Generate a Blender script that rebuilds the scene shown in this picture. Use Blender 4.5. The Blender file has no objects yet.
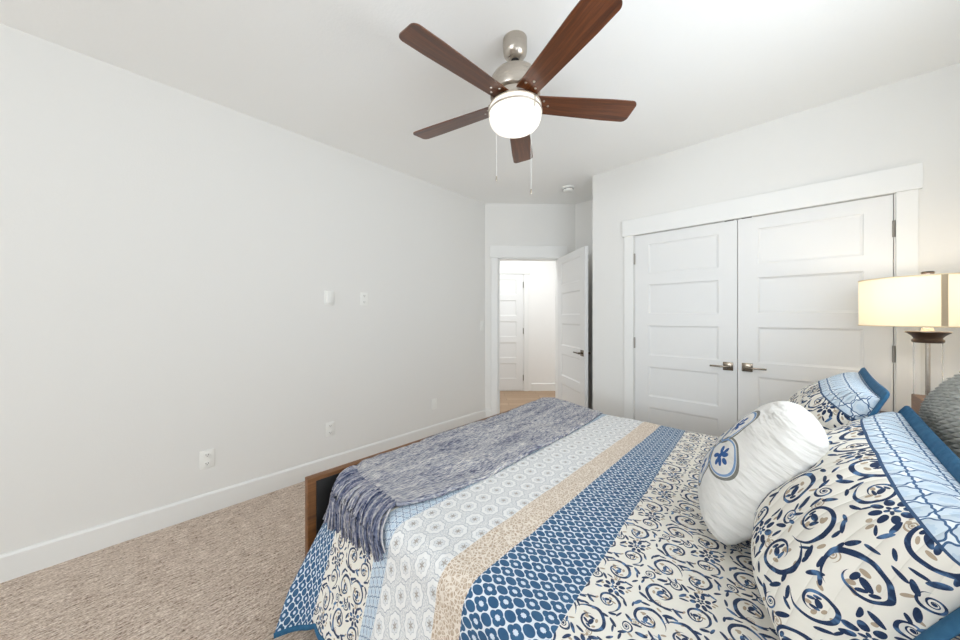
import bpy, bmesh, math, random
from math import sin, cos, pi, sqrt, radians as R, exp, atan2, hypot
from mathutils import Vector, Matrix, noise
random.seed(7)
S = bpy.context.scene
COL = S.collection

# ------------------------------------------------------------------ camera, sky, light, exposure
# x runs along the left wall away from the camera, y runs towards the left wall, z is up
CAMZ = 1.29
cam_d = bpy.data.cameras.new('camera'); cam = bpy.data.objects.new('camera', cam_d); COL.objects.link(cam)
cam.location = (0, 0, CAMZ)
AZ = atan2(0.68863, 0.72511)
cam.rotation_euler = (pi/2, 0, AZ - pi/2)
cam_d.sensor_width = 36.0; cam_d.lens = 36.0*328/960; cam_d.shift_y = -2.5/960; cam_d.clip_start = 0.02
S.camera = cam
w = bpy.data.worlds.new('sky'); S.world = w; w.use_nodes = True
w.node_tree.nodes['Background'].inputs[0].default_value = (0.80, 0.90, 1.0, 1)
w.node_tree.nodes['Background'].inputs[1].default_value = 0.7
S.view_settings.view_transform = 'Standard'; S.view_settings.look = 'None'
S.view_settings.exposure = 0.13; S.view_settings.gamma = 1.0; S.view_settings.use_curve_mapping = False
S.cycles.max_bounces = 12; S.cycles.diffuse_bounces = 8; S.cycles.transmission_bounces = 8
S.cycles.use_denoising = True

def area(name, loc, rot, sx, sy, power, color):
    l = bpy.data.lights.new(name, 'AREA'); l.shape = 'RECTANGLE'; l.size = sx; l.size_y = sy; l.energy = power; l.color = color
    o = bpy.data.objects.new(name, l); o.location = loc; o.rotation_euler = rot; COL.objects.link(o); return o
def point(name, loc, power, color, rad):
    l = bpy.data.lights.new(name, 'POINT'); l.energy = power; l.color = color; l.shadow_soft_size = rad
    o = bpy.data.objects.new(name, l); o.location = loc; COL.objects.link(o); return o
# daylight through the large window behind the camera and added fill light over the headboard
area('unseen_daylight', (-5.50, 0.38, 1.55), (0, -pi/2-R(40), 0), 1.8, 2.1, 135, (0.87, 0.94, 1.0))
area('unseen_daylight', (1.05, -0.56, 1.55), (pi/2+R(25), 0, 0), 1.9, 0.8, 29, (0.87, 0.94, 1.0))
HALL_POWER = 24
FAN_POWER = .55
LAMP_POWER = 4.4

# ------------------------------------------------------------------ helpers
def prop(o, label=None, cat=None, group=None, kind=None):
    if label: o['label'] = label
    if cat: o['category'] = cat
    if group: o['group'] = group
    if kind: o['kind'] = kind
    return o
def empty(name, loc, label, cat, group=None, rz=0):
    o = bpy.data.objects.new(name, None); o.location = loc; o.rotation_euler = (0, 0, rz); o.empty_display_size = .05
    COL.objects.link(o); return prop(o, label, cat, group)
def obj(name, bm, m, parent=None, smooth=None, loc=None, rz=None):
    me = bpy.data.meshes.new(name); bm.normal_update(); bm.to_mesh(me); bm.free()
    o = bpy.data.objects.new(name, me); COL.objects.link(o)
    for mm in (m if isinstance(m, (list, tuple)) else [m]): me.materials.append(mm)
    if smooth is not None:
        if smooth >= 179: me.shade_smooth()
        else:
            me.shade_smooth()
            try: me.set_sharp_from_angle(angle=R(smooth))
            except Exception: pass
    if parent: o.parent = parent
    if loc: o.location = loc
    if rz is not None: o.rotation_euler = (0, 0, rz)
    return o
def box(bm, x0, x1, y0, y1, z0, z1, M=None, bev=0.0):
    b = bmesh.new()
    bmesh.ops.create_cube(b, size=1)
    for v in b.verts:
        v.co = Vector((x0+(v.co.x+.5)*(x1-x0), y0+(v.co.y+.5)*(y1-y0), z0+(v.co.z+.5)*(z1-z0)))
    if bev: bmesh.ops.bevel(b, geom=b.edges[:], offset=bev, segments=2, affect='EDGES', profile=.5)
    if M is not None: bmesh.ops.transform(b, matrix=M, verts=b.verts)
    t = bpy.data.meshes.new('t'); b.to_mesh(t); b.free(); bm.from_mesh(t); bpy.data.meshes.remove(t)
    return bm
def bx(x0, x1, y0, y1, z0, z1, bev=0.0): return box(bmesh.new(), x0, x1, y0, y1, z0, z1, None, bev)
def lathe(bm, prof, n=40, c=(0, 0, 0), cap=True):
    rings = []
    for r, z in prof:
        rings.append([bm.verts.new((c[0]+r*cos(2*pi*k/n), c[1]+r*sin(2*pi*k/n), c[2]+z)) for k in range(n)])
    for a, b in zip(rings, rings[1:]):
        for k in range(n): bm.faces.new((a[k], a[(k+1) % n], b[(k+1) % n], b[k]))
    if cap:
        bm.faces.new(rings[0][::-1]); bm.faces.new(rings[-1])
    return bm
def tube(bm, pts, rad, n=8, flat=None, closed=False, uv=None):
    pts = [Vector(p) for p in pts]; L = len(pts); rings = []
    for i, p in enumerate(pts):
        a = pts[(i-1) % L] if (closed or i) else pts[i]; b = pts[(i+1) % L] if (closed or i < L-1) else pts[i]
        t = (b-a).normalized()
        up = flat[i] if flat else (Vector((0, 0, 1)) if abs(t.z) < .9 else Vector((1, 0, 0)))
        s = t.cross(up).normalized(); u = s.cross(t).normalized()
        r = rad(i/(L-1)) if callable(rad) else rad
        rs, ru = r if isinstance(r, tuple) else (r, r)
        rings.append([bm.verts.new(p + s*rs*cos(2*pi*k/n) + u*ru*sin(2*pi*k/n)) for k in range(n)])
    fs = []
    for i in range(L if closed else L-1):
        a, b = rings[i], rings[(i+1) % L]
        for k in range(n): fs.append(bm.faces.new((a[k], a[(k+1) % n], b[(k+1) % n], b[k])))
    if not closed: fs.append(bm.faces.new(rings[0][::-1])); fs.append(bm.faces.new(rings[-1]))
    if uv is not None:
        l = bm.loops.layers.uv.verify()
        for f in fs:
            for lp in f.loops: lp[l].uv = uv
    return bm
def prism(pts, z0, z1):
    bm = bmesh.new()
    a = [bm.verts.new((x, y, z0)) for x, y in pts]; b = [bm.verts.new((x, y, z1)) for x, y in pts]
    bm.faces.new(a[::-1]); bm.faces.new(b); n = len(pts)
    for k in range(n): bm.faces.new((a[k], a[(k+1) % n], b[(k+1) % n], b[k]))
    bmesh.ops.recalc_face_normals(bm, faces=bm.faces); return bm

# ------------------------------------------------------------------ node language
class N:
    def __init__(s, nt): s.nt = nt
    def node(s, t, **kw):
        n = s.nt.nodes.new(t)
        for k, v in kw.items(): setattr(n, k, v)
        return n
    def put(s, sock, v):
        if isinstance(v, bpy.types.NodeSocket): s.nt.links.new(v, sock)
        else: sock.default_value = v
    def m(s, op, a, b=0.0, c=0.0, clamp=False):
        n = s.node('ShaderNodeMath', operation=op, use_clamp=clamp)
        s.put(n.inputs[0], a); s.put(n.inputs[1], b); s.put(n.inputs[2], c); return n.outputs[0]
    def add(s, a, b): return s.m('ADD', a, b)
    def sub(s, a, b): return s.m('SUBTRACT', a, b)
    def mul(s, a, b): return s.m('MULTIPLY', a, b)
    def div(s, a, b): return s.m('DIVIDE', a, b)
    def mn(s, *a):
        r = a[0]
        for x in a[1:]: r = s.m('MINIMUM', r, x)
        return r
    def mx(s, *a):
        r = a[0]
        for x in a[1:]: r = s.m('MAXIMUM', r, x)
        return r
    def lt(s, a, b): return s.m('LESS_THAN', a, b)
    def gt(s, a, b): return s.m('GREATER_THAN', a, b)
    def fr(s, a): return s.m('FRACT', a)
    def ab(s, a): return s.m('ABSOLUTE', a)
    def sm(s, a, lo, hi):
        n = s.node('ShaderNodeMapRange', interpolation_type='SMOOTHSTEP'); s.put(n.inputs[0], a)
        n.inputs[1].default_value = lo; n.inputs[2].default_value = hi; return n.outputs[0]
    def comb(s, x, y, z=0.0):
        n = s.node('ShaderNodeCombineXYZ'); s.put(n.inputs[0], x); s.put(n.inputs[1], y); s.put(n.inputs[2], z); return n.outputs[0]
    def sep(s, v):
        n = s.node('ShaderNodeSeparateXYZ'); s.put(n.inputs[0], v); return n.outputs
    def vm(s, op, a, b=(0, 0, 0)):
        n = s.node('ShaderNodeVectorMath', operation=op); s.put(n.inputs[0], a)
        if op == 'SCALE': s.put(n.inputs['Scale'], b)
        else: s.put(n.inputs[1], b)
        return n.outputs['Value'] if op in ('LENGTH', 'DISTANCE', 'DOT_PRODUCT') else n.outputs[0]
    def tmap(s, v, cx, cy, rx, ry, rot=0.0):
        n = s.node('ShaderNodeMapping', vector_type='TEXTURE'); s.put(n.inputs[0], v)
        n.inputs[1].default_value = (cx, cy, 0); n.inputs[2].default_value = (0, 0, R(rot)); n.inputs[3].default_value = (rx, ry, 1)
        return n.outputs[0]
    def pmap(s, v, sx, sy, sz=1.0, rot=(0, 0, 0)):
        n = s.node('ShaderNodeMapping'); s.put(n.inputs[0], v); n.inputs[3].default_value = (sx, sy, sz); n.inputs[2].default_value = rot
        return n.outputs[0]
    def ell(s, v, cx, cy, rx, ry, rot=0.0): return s.vm('LENGTH', s.tmap(v, cx, cy, rx, ry, rot))
    def cring(s, v, cx, cy, r, wd, rot=0.0, thin=.35):          # a C-shaped stroke, thick one side and thin on the other: < 1 inside
        q = s.tmap(v, cx, cy, r, r, rot); l = s.vm('LENGTH', q); x = s.sep(q)[0]
        wv = s.m('MULTIPLY_ADD', s.div(x, l), (1-thin)*.5*wd/r, (1+thin)*.5*wd/r)
        return s.div(s.ab(s.sub(l, 1.0)), s.mx(wv, .0005))
    def noise(s, v, sc, det=2.0, rough=.5, col=False):
        n = s.node('ShaderNodeTexNoise'); s.put(n.inputs['Vector'], v); n.inputs['Scale'].default_value = sc
        n.inputs['Detail'].default_value = det; n.inputs['Roughness'].default_value = rough
        return n.outputs['Color'] if col else n.outputs[0]
    def mix(s, f, a, b):
        n = s.node('ShaderNodeMix', data_type='RGBA'); s.put(n.inputs[0], f)
        for k, v in ((6, a), (7, b)):
            s.put(n.inputs[k], v if isinstance(v, bpy.types.NodeSocket) else (*v, 1) if len(v) == 3 else v)
        return n.outputs[2]
    def ramp(s, f, stops):
        n = s.node('ShaderNodeValToRGB'); s.put(n.inputs[0], f); e = n.color_ramp.elements
        while len(e) < len(stops): e.new(.5)
        for k, (p, c) in enumerate(stops): e[k].position = p; e[k].color = (*c, 1)
        return n.outputs[0]
    def bump(s, h, strength, dist):
        n = s.node('ShaderNodeBump'); s.put(n.inputs['Height'], h); n.inputs['Strength'].default_value = strength
        n.inputs['Distance'].default_value = dist; return n.outputs[0]
class Acc:
    """running minimum of the elements of a drawing"""
    def __init__(s, n): s.n = n; s.v = None
    def append(s, x): s.v = x if s.v is None else s.n.m('MINIMUM', s.v, x)
def sr(r, g, b):
    f = lambda c: (c/255/12.92) if c <= 10 else ((c/255+.055)/1.055)**2.4
    return (f(r), f(g), f(b))
def mat(name, col=(.8, .8, .8), rough=.5, metal=0.0, spec=.5, **kw):
    m = bpy.data.materials.new(name); m.use_nodes = True; b = m.node_tree.nodes['Principled BSDF']
    b.inputs['Base Color'].default_value = (*col, 1); b.inputs['Roughness'].default_value = rough
    b.inputs['Metallic'].default_value = metal; b.inputs['Specular IOR Level'].default_value = spec
    for k, v in kw.items(): b.inputs[k.replace('_', ' ')].default_value = v
    n = N(m.node_tree); n.b = b; m['_'] = 1; return m, n
def coords(n, kind='Object'):
    return n.node('ShaderNodeTexCoord').outputs[kind]
def painted(name, col, rough, grain=0.0, sc=60):
    m, n = mat(name, col, rough)
    if grain:
        h = n.noise(coords(n), sc, 3.0); n.put(n.b.inputs['Normal'], n.bump(h, grain, .004))
    return m

M_wall = painted('wall_paint', sr(226, 225, 222), .75, .12, 90)
M_ceil = painted('ceiling_paint', sr(243, 243, 241), .85, .2, 70)
M_trim = painted('white_trim_paint', sr(231, 231, 229), .38)
M_door = painted('white_door_paint', sr(226, 226, 225), .35)
M_plate = painted('white_plastic', sr(234, 234, 230), .35)
M_hallwall = painted('hall_wall_paint', sr(236, 235, 233), .7)
M_dark = painted('dark_slot', sr(30, 28, 26), .6)
M_black = painted('black_board', sr(16, 15, 15), .6)
M_bronze = painted('dark_bronze', sr(60, 44, 34), .4)
def metal(name, col, rough, brushed=0.0):
    m, n = mat(name, col, rough, 1.0)
    if brushed:
        h = n.noise(n.pmap(coords(n), 3, 3, 400), 1.0, 2.0)
        n.put(n.b.inputs['Roughness'], n.m('MULTIPLY_ADD', h, brushed, rough-brushed*.5))
    return m
M_nickel = metal('brushed_nickel', sr(190, 182, 172), .3, .2)
M_brass = metal('polished_brass', sr(214, 172, 90), .2)
M_hinge = metal('satin_hinge', sr(160, 155, 148), .35)
M_chrome = metal('satin_chrome', sr(128, 118, 106), .22)

def wood(name, c0, c1, c2, rough, axis='x', sc=1.0, coat=0.0):
    m, n = mat(name, c1, rough)
    st = {'x': (1.2, 22, 22), 'y': (22, 1.2, 22), 'z': (22, 22, 1.2)}[axis]
    v = n.pmap(coords(n), *[a*sc for a in st])
    a = n.noise(v, 1.6, 5.0, .65); b = n.noise(n.pmap(v, 3, 3, 3), 2.5, 3.0)
    f = n.m('MULTIPLY_ADD', b, .35, n.mul(a, .75))
    n.put(n.b.inputs['Base Color'], n.ramp(f, [(.3, c0), (.55, c1), (.78, c2)]))
    n.put(n.b.inputs['Normal'], n.bump(f, .12, .002))
    if coat: n.b.inputs['Coat Weight'].default_value = coat; n.b.inputs['Coat Roughness'].default_value = .12
    return m
M_blade = wood('walnut_blade', sr(46, 24, 11), sr(90, 48, 23), sr(128, 74, 38), .32, 'x', 1.0, .35)
M_bedwood = wood('walnut_bed', sr(70, 42, 20), sr(112, 72, 36), sr(142, 96, 54), .45, 'x')
M_night = wood('walnut_nightstand', sr(52, 32, 20), sr(84, 54, 34), sr(110, 74, 48), .4, 'y')

# hall planks
def plank_mat():
    m, n = mat('oak_plank', (.5, .4, .3), .45)
    p = n.pmap(coords(n), 1, 1, 1, (0, 0, R(45))); 
    br = n.node('ShaderNodeTexBrick'); n.put(br.inputs['Vector'], p)
    br.inputs['Scale'].default_value = 1.0; br.inputs['Brick Width'].default_value = 1.1; br.inputs['Row Height'].default_value = .15
    br.inputs['Mortar Size'].default_value = .002; br.inputs['Color1'].default_value = (*sr(188, 160, 132), 1)
    br.inputs['Color2'].default_value = (*sr(170, 142, 114), 1); br.inputs['Mortar'].default_value = (*sr(96, 72, 54), 1)
    g = n.noise(n.pmap(p, 2, 26, 1), 2.0, 4.0)
    n.put(n.b.inputs['Base Color'], n.mix(n.m('MULTIPLY', g, .55), br.outputs[0], sr(132, 106, 82)))
    return m
M_plank = plank_mat()
def carpet_mat():
    m, n = mat('loop_carpet', (.5, .4, .3), .95, spec=.1)
    c = coords(n)
    a = n.noise(n.pmap(c, 18, 105, 1), 1.0, 3.0, .62)          # broken lines of loops along the room
    b = n.noise(n.pmap(c, 90, 170, 1), 1.0, 2.0); d = n.noise(c, 5, 2.0)
    f = n.add(n.mul(a, .50), n.add(n.mul(b, .46), n.mul(d, .08)))
    col = n.ramp(f, [(.38, sr(104, 86, 74)), (.45, sr(180, 161, 146)), (.55, sr(214, 197, 182)), (.64, sr(242, 230, 218))])
    n.put(n.b.inputs['Base Color'], col)
    n.put(n.b.inputs['Normal'], n.bump(n.add(n.mul(a, .7), b), .8, .012))
    return m
M_carpet = carpet_mat()

# ------------------------------------------------------------------ printed cloth patterns (u, v in metres)
NAVY, CREAM, TAN = sr(40, 56, 86), sr(230, 226, 217), sr(172, 156, 136)
def uvxy(n): return n.sep(n.node('ShaderNodeUVMap').outputs[0])
def tile(n, u, v, pw, ph, brick=True):
    b = n.div(v, ph); row = n.m('FLOOR', b)
    a = n.div(u, pw)
    if brick: a = n.add(a, n.mul(n.m('MODULO', row, 2.0), .5))
    return n.sub(n.fr(a), .5), n.sub(n.fr(b), .5)
def p_scroll(n, u, v, pw, ph, tint):
    nz = n.noise(n.comb(u, v), 20, 1.0, .5, True)
    w0 = n.vm('SCALE', n.vm('SUBTRACT', nz, (.5, .5, .5)), .012)
    ws = n.sep(w0); u = n.add(u, ws[0]); v = n.add(v, ws[1])
    x, y = tile(n, u, v, pw, ph)
    k = ph/pw; y = n.mul(y, k); cnt = [0, n.comb(x, y)]
    e, t = Acc(n), Acc(n)
    def pt(cost=1):
        # the drawing is evaluated a few elements at a time: each batch reads its point after the batch before
        cnt[0] += cost
        if cnt[0] > 9 and e.v is not None and t.v is not None:
            cnt[0] = cost; cnt[1] = n.comb(n.m('MULTIPLY_ADD', n.m('MINIMUM', e.v, t.v), 1e-7, x), y)
        return cnt[1]
    L = lambda lst, *a: lst.append(n.ell(pt(), *a))
    def spiral(lst, cx, cy, R0, rot, hand=1, c=.17, gr=2.25, eye=.17):       # a scroll whose arm tapers towards its eye
        q = n.tmap(pt(5), cx, cy, R0, R0*hand, rot); l = n.vm('LENGTH', q); o = n.sep(q)
        th = n.m('ARCTAN2', o[1], o[0])
        s_ = n.fr(n.m('MULTIPLY_ADD', n.m('LOGARITHM', n.mx(l, .001), math.e), 1/math.log(gr), n.mul(th, -1/(2*pi))))
        arm = n.div(n.ab(n.sub(s_, .5)), c)
        lst.append(n.mx(arm, l, n.div(eye*.95, n.mx(l, .001))))
        if eye < .2: lst.append(n.div(l, eye))
        else:                                                   # a bud with leaves fills the big scrolls
            lst.append(n.ell(q, .10, .02, .13, .23, 35)); lst.append(n.ell(q, -.16, .12, .08, .20, -25)); lst.append(n.ell(q, .02, -.26, .17, .07, 30)); lst.append(n.ell(q, .30, -.20, .07, .15, -50))
            t.append(n.ell(q, -.22, -.16, .13, .10, 40)); t.append(n.ell(q, .02, .38, .14, .08, -20))
    def rosette(cx, cy, r):
        q = n.tmap(pt(5), cx, cy, r, r, 12); l = n.vm('LENGTH', q); o = n.sep(q); th = n.mul(n.m('ARCTAN2', o[1], o[0]), 1/(2*pi))
        f8 = n.mul(n.sub(n.fr(n.mul(th, 8.0)), .5), n.mul(l, .785))
        e.append(n.vm('LENGTH', n.comb(n.div(n.sub(l, .70), .30), n.div(f8, .20))))
        f5 = n.mul(n.sub(n.fr(n.mul(th, 5.0)), .5), n.mul(l, 1.257))
        e.append(n.vm('LENGTH', n.comb(n.div(n.sub(l, .22), .15), n.div(f5, .10))))
        f4 = n.mul(n.sub(n.fr(n.m('MULTIPLY_ADD', th, 4.0, .5)), .5), n.mul(l, 1.57))
        t.append(n.vm('LENGTH', n.comb(n.div(n.sub(l, 1.12), .16), n.div(f4, .12))))
    spiral(e, -.255, .150, .225, 20, 1, .12, 2.7, .40); spiral(e, .235, .205, .200, 130, -1, .12, 2.8, .38); spiral(e, .275, -.165, .210, 215, 1, .12, 2.7, .40)
    spiral(e, -.315, -.235, .155, 70, -1, .14, 2.6, .40); spiral(e, .012, .05, .085, 160, 1, .2); spiral(e, -.02, .36*k/.89, .075, 10, -1, .2)
    rosette(-.055, -.235, .135); 
    for a in ((-.02, .20, .018, .060, 20), (.055, .115, .013, .050, -38), (-.035, .125, .011, .042, 40), (.10, .045, .012, .042, -70), (-.095, -.045, .016, .055, 62), (-.165, -.07, .013, .046, 15),
              (.05, -.055, .015, .055, -50), (.095, -.115, .011, .045, -10), (-.43, -.05, .016, .060, -35), (-.46, .05, .012, .046, 15), (-.385, -.06, .011, .042, 30), (.445, .03, .017, .058, 25),
              (.40, .035, .011, .045, -45), (.47, -.03, .012, .036, 0), (.42, .355, .016, .055, 55), (.455, .28, .012, .045, 10), (.36, .395, .011, .042, 85), (.105, .37, .016, .055, -30),
              (.06, .27, .012, .045, 15), (-.115, .385, .015, .052, 40), (-.19, .40, .012, .045, 80), (-.44, .33, .016, .055, -25), (-.465, .24, .010, .04, 10), (-.345, .40, .012, .045, -70),
              (.10, -.28, .016, .052, 30), (.13, -.36, .012, .05, -15), (.065, -.385, .010, .040, 60), (.46, -.26, .014, .05, 12), (.435, -.38, .016, .056, -40), (.36, -.40, .011, .045, -80),
              (-.46, -.34, .014, .05, 20), (-.42, -.41, .011, .042, 70), (-.20, -.405, .014, .05, -60), (-.15, -.35, .010, .04, -10), (.23, -.405, .012, .04, 50)):
        L(e, a[0], a[1]*k/.89, a[2]*1.25, a[3]*1.1, a[4])
    for a in ((-.255, .05, .018, .034, 60), (-.19, .21, .014, .03, 20), (.30, .27, .016, .032, 30), (.19, .12, .014, .028, 80), (.33, -.09, .016, .032, -20), (.22, -.23, .014, .028, 40), (-.29, -.30, .014, .028, 0),
              (.01, .155, .013, .028, 70), (-.10, .30, .014, .036, -30), (.16, .015, .013, .034, 30), (-.36, -.10, .014, .032, 60), (.47, .13, .014, .034, -20), (.06, -.17, .012, .028, 20), (.02, -.40, .013, .03, 0), (.45, -.13, .012, .03, 30)):
        L(t, a[0], a[1]*k/.89, *a[2:])
    spiral(t, .10, .29*k/.89, .06, 60, 1, .22); spiral(t, -.44, .16, .05, 200, -1, .22); spiral(t, .13, -.20, .05, 20, -1, .22)
    d = e.v; td = t.v
    cn = n.noise(n.comb(u, v), 40, 2.0)
    ink = n.mix(n.sm(cn, .5, .68), NAVY, sr(84, 118, 158))
    base = n.mix(n.lt(td, 1.0), CREAM, TAN)
    return n.mix(n.lt(d, 1.0), base, ink)
def p_ogee(n, u, v, p):
    def quat(cx, a, r):
        x = n.ab(n.sub(n.fr(n.add(n.div(u, p), cx)), .5)); y = n.ab(n.sub(n.fr(n.add(n.div(v, p), cx)), .5))
        q = n.comb(x, y)
        return n.mn(n.ell(q, a, 0, r, r), n.ell(q, 0, a, r, r)), x, y
    d1, x1, y1 = quat(0.0, .215, .215)
    d2, x2, y2 = quat(0.5, .03, .275)
    blue = n.mn(d1, d2)
    inner = n.lt(n.mn(n.mx(n.div(x1, .135), n.div(y1, .08)), n.mx(n.div(x1, .08), n.div(y1, .135))), 1.0)
    nz = n.noise(n.comb(u, v), 30, 2.0)
    B = n.mix(nz, sr(40, 76, 112), sr(66, 106, 142))
    c = n.mix(n.lt(blue, 1.0), sr(214, 222, 230), B)
    return n.mix(inner, c, sr(206, 216, 228))
def p_star(n, u, v, p):
    b = n.div(v, p*.866); row = n.m('FLOOR', b); sh = n.mul(n.m('MODULO', row, 2.0), .5)
    best = None
    for dy in (0, 1, -1):                                           # nearest cell of a staggered grid
        rr = n.add(row, float(dy)); s2 = n.mul(n.m('MODULO', n.add(rr, 100.0), 2.0), .5)
        x = n.sub(n.fr(n.add(n.div(u, p), s2)), .5); y = n.mul(n.sub(n.sub(b, rr), .5), .866)
        l = n.vm('LENGTH', n.comb(x, y)); th = n.m('ARCTAN2', y, x)
        q = n.add(l, n.mul(n.m('COSINE', n.mul(th, 8.0)), .028))
        best = q if best is None else n.mn(best, q)
    line = n.mul(n.gt(best, .425), n.lt(best, .49))
    f = n.mix(n.lt(best, .2), sr(200, 213, 224), sr(184, 202, 218))
    f = n.mix(n.gt(best, .5), f, sr(226, 232, 236))
    return n.mix(line, f, sr(70, 100, 138))
def p_medal(n, u, v, p):
    x, y = tile(n, u, v, p, p*.88, True)
    l = n.vm('LENGTH', n.comb(x, y)); th = n.m('ARCTAN2', y, x)
    rip = n.mul(n.m('COSINE', n.mul(th, 8.0)), .025); q = n.add(l, rip)
    ring = n.mul(n.gt(q, .235), n.lt(q, .42))
    flower = n.lt(n.add(l, n.mul(n.m('COSINE', n.mul(th, 6.0)), .05)), .10)
    lace = n.noise(n.comb(u, v), 210, 2.0)
    grey = n.mix(n.sm(lace, .42, .58), sr(196, 198, 202), sr(226, 226, 224))
    c = n.mix(n.gt(q, .45), sr(216, 218, 220), grey)
    c = n.mix(n.mul(n.gt(q, .42), n.lt(q, .45)), c, sr(168, 172, 180))
    c = n.mix(ring, c, sr(230, 230, 229))
    c = n.mix(n.mul(n.gt(q, .215), n.lt(q, .235)), c, sr(178, 180, 186))
    return n.mix(flower, c, sr(164, 158, 152))
def p_beige(n, u, v):
    vo = n.node('ShaderNodeTexVoronoi', feature='DISTANCE_TO_EDGE'); n.put(vo.inputs['Vector'], n.comb(u, v)); vo.inputs['Scale'].default_value = 85
    a = n.noise(n.comb(u, v), 160, 2.0)
    c = n.mix(n.sm(a, .4, .62), sr(178, 158, 138), sr(206, 190, 172))
    return n.mix(n.lt(vo.outputs[0], .09), c, sr(226, 216, 204))
TEAL = sr(44, 92, 128)

def quilt_mat():
    m, n = mat('quilt_print', CREAM, .85, spec=.2)
    o = uvxy(n); u, v = o[0], o[1]
    sc = p_scroll(n, u, v, .205, .182, 0); og = p_ogee(n, u, v, .039); st = p_star(n, u, v, .030); md = p_medal(n, u, v, .082); be = p_beige(n, u, v)
    c = n.mix(n.gt(v, .47), sc, og)
    for lim, p in ((.64, be), (.745, md), (1.005, st), (1.09, sc), (1.385, og)): c = n.mix(n.gt(v, lim), c, p)
    n.put(n.b.inputs['Base Color'], c)
    wv = n.noise(n.comb(n.mul(u, 1.0), v), 30, 2.0)
    ch = n.m('SINE', n.mul(n.add(v, n.mul(u, .0)), 2*pi/.026)); sti = n.m('SINE', n.mul(u, 2*pi/.05))
    n.put(n.b.inputs['Normal'], n.bump(n.add(n.mul(ch, .22), n.add(n.mul(wv, 1.2), n.mul(sti, .1))), .35, .006))
    n.b.inputs['Sheen Weight'].default_value = .1
    return m
def sham_mat(h):
    m, n = mat('sham_print', CREAM, .85, spec=.2)
    o = uvxy(n); u, v = o[0], o[1]
    sc = p_scroll(n, n.add(u, 3.0), n.add(v, 2.07), .245, .218, 0); st = p_star(n, n.add(u, 3.0), n.add(v, 2.0), .052)
    c = n.mix(n.gt(v, h*.5-.085), sc, st)
    c = n.mix(n.mul(n.gt(v, h*.5-.089), n.lt(v, h*.5-.084)), c, sr(60, 84, 116))
    n.put(n.b.inputs['Base Color'], c)
    ch = n.m('POWER', n.ab(n.m('SINE', n.mul(n.add(u, n.mul(v, .15)), pi/.036))), .6)
    n.put(n.b.inputs['Normal'], n.bump(n.add(ch, n.mul(n.noise(n.comb(u, v), 24, 2.0), .5)), .4, .008))
    return m
def teal_mat():
    m, n = mat('teal_binding', TEAL, .8, spec=.2)
    c = coords(n); a = n.noise(c, 60, 3.0)
    n.put(n.b.inputs['Base Color'], n.mix(a, sr(38, 82, 118), sr(66, 116, 150)))
    n.put(n.b.inputs['Normal'], n.bump(a, .4, .004)); return m
M_quilt, M_teal = quilt_mat(), teal_mat()
def throw_mat():
    m, n = mat('space_dyed_weave', (.4, .4, .45), .95, spec=.1)
    o = uvxy(n); u, v = o[0], o[1]
    a = n.noise(n.comb(n.mul(u, 26), n.mul(v, 210)), 1.0, 3.0, .65); b = n.noise(n.comb(n.mul(u, 3), n.mul(v, 22)), 1.0, 2.0)
    c = n.noise(n.comb(n.mul(u, 60), n.mul(v, 260)), 1.0, 1.0)
    f = n.add(n.mul(a, .62), n.add(n.mul(b, .24), n.mul(c, .22)))
    col = n.ramp(f, [(.40, sr(52, 58, 86)), (.475, sr(122, 124, 142)), (.535, sr(166, 168, 179)), (.595, sr(206, 204, 203)), (.68, sr(234, 229, 220))])
    n.put(n.b.inputs['Base Color'], col)
    n.put(n.b.inputs['Normal'], n.bump(n.add(n.m('SINE', n.mul(v, 2*pi/.007)), n.mul(a, 2.0)), .5, .003)); return m
def fringe_mat():
    m, n = mat('space_dyed_yarn', (.4, .4, .45), .95, spec=.1)
    o = uvxy(n); c = coords(n)
    f = n.add(n.mul(n.noise(n.comb(n.mul(o[0], 37), n.mul(o[1], 9)), 1.0, 2.0), .75), n.mul(n.noise(c, 90, 2.0), .3))
    n.put(n.b.inputs['Base Color'], n.ramp(f, [(.38, sr(52, 62, 92)), (.48, sr(104, 110, 132)), (.56, sr(146, 146, 158)), (.66, sr(190, 188, 190))]))
    return m
M_throw, M_fringe = throw_mat(), fringe_mat()

# ------------------------------------------------------------------ the room
CZ = 2.726; LW = 2.80; CX = 3.20; AX = 3.85; HW = -0.76; BX = -5.6
P0 = Vector((3.04, 2.80)); DS = Vector((.70711, -.70711)); DN = Vector((.70711, .70711))
def SN(s, n): p = P0 + DS*s + DN*n; return (p.x, p.y)
SL = 1.10
MD = Matrix.Translation((P0.x, P0.y, 0)) @ Matrix(((DS.x, DN.x, 0, 0), (DS.y, DN.y, 0, 0), (0, 0, 1, 0), (0, 0, 0, 1)))
def struct(name, bm, m, label=None, parent=None, smooth=None):
    o = obj(name, bm, m, parent, smooth); o['kind'] = 'structure'
    if label: o['label'] = label
    return o
e1 = SN(0, .06); e2 = SN(SL, .06)
struct('floor', prism([(BX, HW), (AX, HW), (AX, 1.98), e2, e1, (3.02, LW), (BX, LW)], -.06, 0), M_carpet, 'beige looped carpet with streaky lines')
struct('floor_hall', prism([SN(-1.3, .06), SN(2.0, .06), SN(2.0, 1.74), SN(-1.3, 1.74)], -.06, .0), M_plank, 'oak plank floor of the hall beyond the open door')
struct('ceiling', bx(BX-.12, 6.6, HW-.12, 5.6, CZ, CZ+.1), M_ceil, 'white ceiling')
struct('wall_left', bx(BX-.12, 3.04, LW, LW+.12, 0, CZ), M_wall, 'long blank pale grey wall')
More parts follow.
